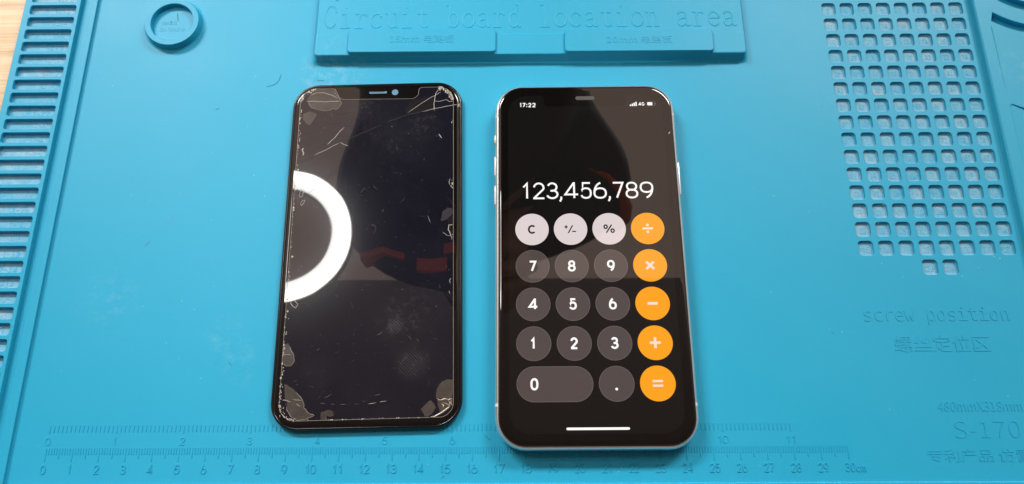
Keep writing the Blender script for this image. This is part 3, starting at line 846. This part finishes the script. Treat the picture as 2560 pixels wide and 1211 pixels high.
for i in range(70):
    x, y, a, L = random.uniform(-3, 3), random.uniform(-6.7, 6.2), random.gauss(.5, .8), random.uniform(.05, .35)
    fine.append(([(x, y), (x + L * .5 * math.cos(a), y + L * .5 * math.sin(a)), (x + L * math.cos(a + .15), y + L * math.sin(a + .15))], random.uniform(.006, .013)))
tag(mesh_obj("fine_scratches", ribbon_mesh("fine_scratches", fine, .01, DZ + .0008, M_SCRATCH, False, .002), scr), kind="stuff")
# crumbled glass along the edges of the display: too small to pick apart
random.seed(11)
cv, cf = [], []
def chip(x, y, s, z=DZ + .002):
    n = random.choice((3, 4, 5)); a0 = random.uniform(0, 6.28); b = len(cv)
    ax = random.uniform(.45, 1.0)
    for i in range(n):
        a = a0 + 6.283 * i / n + random.uniform(-.4, .4); rr = s * random.uniform(.5, 1)
        cv.append((x + rr * math.cos(a) * ax, y + rr * math.sin(a), z + random.uniform(0, .012)))
    cf.append(tuple(range(b, b + n)))
for i in range(150):
    t = random.random() ** 0.9
    y = 6.3 - 13.1 * t
    dense = 1.0 if (y > 3.0 or y < -2.5) else .35
    if random.random() > dense: continue
    chip(-3.29 + abs(random.gauss(0, .045)), y, random.uniform(.02, .075))
for i in range(70):
    a = R(random.uniform(2, 88)); r = .65 - abs(random.gauss(0, .07)) + .0
    chip(2.62 + r * math.cos(a), 6.41 + r * math.sin(a), random.uniform(.03, .085))
for i in range(30):
    a = R(random.uniform(92, 178)); r = .64 - abs(random.gauss(0, .06))
    chip(-2.66 + r * math.cos(a), 6.46 + r * math.sin(a), random.uniform(.02, .06))
for i in range(34):
    a = R(random.uniform(182, 268)); r = .66 - abs(random.gauss(0, .05))
    chip(-2.62 + r * math.cos(a), -6.33 + r * math.sin(a), random.uniform(.02, .06))
for i in range(26): chip(random.uniform(-2.2, 2.4), -6.975 + abs(random.gauss(0, .025)), random.uniform(.015, .05))
for i in range(18): chip(3.25 - abs(random.gauss(0, .03)), random.choice((random.uniform(5.2, 6.3), random.uniform(-.15, .3), random.uniform(2.3, 2.7))), random.uniform(.02, .06))
for x, y in ((3.47, 6.15), (3.52, 6.12), (3.50, 6.20), (3.46, 6.10)): chip(x, y, .06, BZ - .004)
for i in range(34): chip(random.uniform(-3, 3.1), random.uniform(-6.8, 6.3), random.uniform(.010, .024))
tag(mesh_obj("glass_crumbs", raw_mesh("glass_crumbs", cv, cf, M_CHIP), scr), kind="stuff")

# ================================================================== stray hairs and dust on the mat
M_HAIR = simple("dark_hair", (0.02, 0.10, 0.15), 0.5)
hairs = [
 ([(6.776,15.838),(7.0,15.88),(7.167,15.974),(7.29,16.15),(7.353,16.432)], "longest curved dark hair above the cracked panel's corner"),
 ([(8.96,16.15),(9.08,16.10),(9.266,16.118)], "short bowed dark hair just above the cracked panel's top edge"),
 ([(6.48,3.70),(6.54,3.66),(6.60,3.59)], "short straight dark hair beside the cracked panel's lower corner"),
 ([(4.67,14.71),(4.79,14.79)], "tiny dark fibre on bare mat below the raised ring"),
 ([(16.48,.91),(16.55,.80),(16.66,.74)], "thin dark hair between the two phones near the inch scale"),
 ([(14.86,-.66),(14.89,-.60),(14.97,-.56)], "dark bent fibre below the number 15 of the ruler"),
 ([(2.40,19.55),(2.43,19.35),(2.48,19.17)], "dark straight hair lying inside the raised ring"),
 ([(30.0,4.75),(30.06,4.77)], "tiny dark lint beside the words screw position"),
]
for pts, lab in hairs:
    in_ring = pts[0][1] > 19.1
    z = (.112 if in_ring else .004)
    o = mesh_obj("hair", tube_mesh("hair", [[(a - pts[0][0], b - pts[0][1], 0) for a, b in pts]], .010, M_HAIR), None, pts[0][0], pts[0][1], z)
    tag(o, lab, "hair", "stray hairs on the blue mat")
M_SCUFF = simple("scuff", (0.02, 0.21, 0.33), 0.5)
mpart("scuff_mark", ribbon_mesh("scuff_mark", [[(2.49, 8.45), (2.60, 8.58), (2.72, 8.74)]], .06, .002, M_SCUFF, False, .002))
mpart("scuff_mark", ribbon_mesh("scuff_mark", [[(3.15, 9.35), (3.36, 9.62), (3.62, 9.91)]], .05, .002, simple("faint_scuff", (0.03, 0.30, 0.46), 0.5), False, .002))
random.seed(3)
dv, df = [], []
for i in range(150):
    x, y = random.uniform(-1.2, 38), random.uniform(-.7, 20)
    if 8.0 < x < 28 and y > .2: 
        if random.random() < .8 or 8.1 < x < 24.6 or y > 16.8: continue
    if y > 17.4 and .9 < x < 3.8: continue
    s = random.uniform(.008, .022); b = len(dv)
    for k in range(4):
        a = 1.57 * k + random.uniform(-.4, .4)
        dv.append((x + s * math.cos(a), y + s * math.sin(a) * random.uniform(.5, 1), .006 + .006 * (k % 2)))
    df.append((b, b + 1, b + 2, b + 3))
tag(mesh_obj("dust", raw_mesh("dust", dv, df, simple("pale_dust", (.72, .78, .80), .6))), "pale dust specks scattered over the blue mat", "dust", kind="stuff")

# ================================================================== ring lamp above (mirrored in the cracked panel)
lamp = empty("ring_lamp", -10.95, 29.93, 0)
tag(lamp, "white circular LED lamp seen mirrored as a bright half ring in the cracked panel", "lamp")
M_LAMPW = simple("white_plastic", (.75, .75, .74), .35)
led = NT("lamp_diffuser")
mp = led.node('ShaderNodeMapping'); led.link(led.coords(), mp.inputs[0]); mp.inputs['Scale'].default_value = (1, 1, 0)
ln = led.node('ShaderNodeVectorMath', operation='LENGTH'); led.link(mp.outputs[0], ln.inputs[0])
fall = led.ramp(led.math('DIVIDE', led.math('SUBTRACT', ln.outputs['Value'], .0615), .0231), [(0.0, .38), (.10, .46), (.40, .58), (.55, 1.0), (1.0, .95)])
M_LED = led.set(Base_Color=(.8, .8, .8), Emission_Color=(1.0, .985, .94), Emission_Strength=led.math('MULTIPLY', fall, LAMP_STRENGTH)).m
LZ = 60.0
mesh_obj("diffuser", loft("diffuser", [(circle(0, 0, 8.46, 72), LZ + .3), (circle(0, 0, 8.42, 72), LZ), (circle(0, 0, 6.21, 72), LZ), (circle(0, 0, 6.15, 72), LZ + .3)], M_LED, 40, False, False), lamp)
mesh_obj("housing", loft("housing", [(circle(0, 0, 8.6, 72), LZ + .25), (circle(0, 0, 8.6, 72), LZ + 1.6), (circle(0, 0, 8.2, 72), LZ + 2.1), (circle(0, 0, 6.5, 72), LZ + 2.1), (circle(0, 0, 6.0, 72), LZ + 1.6), (circle(0, 0, 6.0, 72), LZ + .25)], M_LAMPW, 40, False, False, True), lamp)
mesh_obj("arm", tube_mesh("arm", [[(-8.4, 0, LZ + 1.2), (-12, 1, LZ + 2), (-17, 4, LZ - 3), (-20, 7, LZ - 16), (-20, 9, 14), (-20, 9, DESK_Z + 1)]], .6, M_LAMPW), lamp)
mesh_obj("base", loft("base", [(circle(-20, 9, 6, 40), DESK_Z + .002), (circle(-20, 9, 6, 40), DESK_Z + 1.4), (circle(-20, 9, 5, 40), DESK_Z + 2)], M_LAMPW), lamp)

# ================================================================== unseen slab added over the near side of the bench to block light (mirrored as the dark lower half of both screens)
cp = [(-420, 190), (4, 190)] + [(4 + 68 * math.sin(R(a)), 190 + 40 * (1 - math.cos(R(a)))) for a in range(10, 91, 10)] + [(72, 240), (-420, 240)]
n = len(cp)
slab = mesh_obj("blocker_slab", raw_mesh("blocker_slab", [(x, y, z) for x in (-230, 270) for y, z in cp], [tuple(range(n)), tuple(range(2 * n - 1, n - 1, -1))] + [(i, (i + 1) % n, n + (i + 1) % n, n + i) for i in range(n)],
               simple("dark_slab", (.15, .13, .13), .8), 40))
tag(slab, kind="structure")
M_BLOCKER = simple("blocker_grey", (.30, .28, .26), .8)  # unseen walls added to cut low light from the sides
for a, b in (((-230, -420), (270, -420)), ((270, -420), (270, 290)), ((270, 290), (-230, 290)), ((-230, 290), (-230, -420))):
    d = Vector((b[0] - a[0], b[1] - a[1])).normalized(); n = Vector((d.y, -d.x)) * 6
    q = [a, b, (b[0] + n.x, b[1] + n.y), (a[0] + n.x, a[1] + n.y)]
    tag(mesh_obj("blocker_wall", raw_mesh("blocker_wall", [(*p, z) for z in (-82, 189.9) for p in q], [(0, 1, 2, 3), (4, 5, 6, 7), (0, 1, 5, 4), (1, 2, 6, 5), (2, 3, 7, 6), (3, 0, 4, 7)], M_BLOCKER)), kind="structure")

# ================================================================== person leaning over the far side of the bench (seen only as a dark reflection)
def person():
    V = [  # x, y, z, radius x, radius y, link
     (12, 80, 2, 15, 11, None), (12, 72, 22, 14, 10, 0), (12, 56, 46, 15, 12, 1), (12, 42, 66, 16, 13, 2), (12, 42, 78, 8, 7, 3),
     (12, 40, 86, 6, 6, 4), (12, 38, 95, 9, 10, 5), (12, 37, 104, 8.5, 9.5, 6), (12, 37, 110, 5, 6, 7),
     (1, 47, 70, 7, 8, 3), (-3, 41, 70, 5.5, 6, 9), (-2, 34, 70, 5, 5, 10), (4, 30, 69.5, 4.6, 4.6, 11), (9, 28.5, 69, 3.6, 3.6, 12), (12, 28, 68.6, 4.0, 2.2, 13),
     (24, 47, 70, 8, 8, 3), (28, 43, 71, 6, 6.5, 15), (29.5, 39, 70, 5, 5.5, 16), (26, 35, 69, 4.6, 4.6, 17), (21, 32.5, 68, 3.6, 3.6, 18), (18, 32, 67.6, 4.0, 2.2, 19),
     (3, 84, -20, 9, 9, 0), (2, 82, -45, 7, 7, 21), (2, 85, -78, 5, 5, 22), (2, 76, -82, 4.5, 4, 23),
     (19, 84, -20, 9, 9, 0), (20, 82, -45, 7, 7, 25), (20, 85, -78, 5, 5, 26), (20, 76, -82, 4.5, 4, 27)]
    for side, pal in ((1, 14), (-1, 20)):
        px, py, pz = V[pal][:3]
        for f in range(4):
            b = len(V); dy = (f - 1.5) * 1.9; L = (5.4, 6.2, 5.8, 4.6)[f]
            V.append((px + side * 3.2, py - dy, pz, 1.0, 1.0, pal))
            V.append((px + side * (3.2 + L * .55), py - dy, pz - 1.2, .9, .9, b))
            V.append((px + side * (3.2 + L * .85), py - dy, pz - 3.4, .8, .8, b + 1))
        b = len(V)
        V.append((px - side * .5, py - 4.2, pz - 1.5, 1.15, 1.15, pal)); V.append((px + side * 2.2, py - 5.6, pz - 3.0, 1.0, 1.0, b))
    V.append((6, 38, 70, 10, 9, 3)); V.append((5, 33, 69, 8, 7, len(V) - 1)); V.append((19, 37, 69, 8, 8, 3))
    me = bpy.data.meshes.new("person")
    me.from_pydata([v[:3] for v in V], [(i, v[5]) for i, v in enumerate(V) if v[5] is not None], [])
    o = bpy.data.objects.new("person", me); COL.objects.link(o)
    o.modifiers.new("skin", 'SKIN')
    for i, v in enumerate(V):
        d = me.skin_vertices[0].data[i]; d.radius = (v[3], v[4]); d.use_root = (i == 0)
    sb = o.modifiers.new("sub", 'SUBSURF'); sb.levels = 2; sb.render_levels = 2
    dg = bpy.context.evaluated_depsgraph_get(); dg.update()
    out = bpy.data.meshes.new_from_object(o.evaluated_get(dg))
    bpy.data.objects.remove(o)
    cols = [simple("navy_jacket", (.010, .012, .026), .75), simple("skin", (.42, .25, .17), .5), simple("black_hair", (.008, .007, .007), .6)]
    finish(out, None)
    for m in cols: out.materials.append(m)
    for p in out.polygons:
        c = p.center / S; p.use_smooth = True
        hand = c.z > 60 and c.y < 37 and (10.2 < c.x < 19.5)
        p.material_index = 1 if hand else 2 if (c.z > 96 or (c.z > 86 and c.y > 46)) else 1 if c.z > 86 else 0
    return mesh_obj("person", out)
pers = person()
tag(pers, "person in navy jacket with orange trim, seen only as a dark reflection in the screens", "person")
M_TRIM = simple("orange_trim", (.85, .16, .06), .6)
def band(name, pts, r):
    mesh_obj(name, tube_mesh(name, [pts], r, M_TRIM, res=4), pers)
band("sleeve_trim", [(28.9, 38.0, 69.8), (28.5, 37.5, 69.6)], 5.2)
def patch(x0, x1, y0, y1, bend, z0, z1):
    n = 6; v = []
    for i in range(n + 1):
        t = i / n; x = x0 + (x1 - x0) * t; o = bend * (1 - abs(2 * t - 1))
        v += [(x, y0 + o, z0), (x, y1 + o, z0), (x, y1 + o, z1), (x, y0 + o, z1)]
    f = [(0, 1, 2, 3), (4 * n, 4 * n + 1, 4 * n + 2, 4 * n + 3)]
    for i in range(n): f += [(4 * i + k, 4 * i + (k + 1) % 4, 4 * i + 4 + (k + 1) % 4, 4 * i + 4 + k) for k in range(4)]
    mesh_obj("sleeve_trim", raw_mesh("sleeve_trim", v, f, M_TRIM), pers)
patch(-2.2, 3.4, 28.3, 29.1, .9, 65.0, 69.0)
patch(5.0, 8.8, 26.9, 28.5, -.2, 65.2, 68.0)
patch(8.4, 10.4, 29.0, 30.4, .3, 65.4, 68.0)
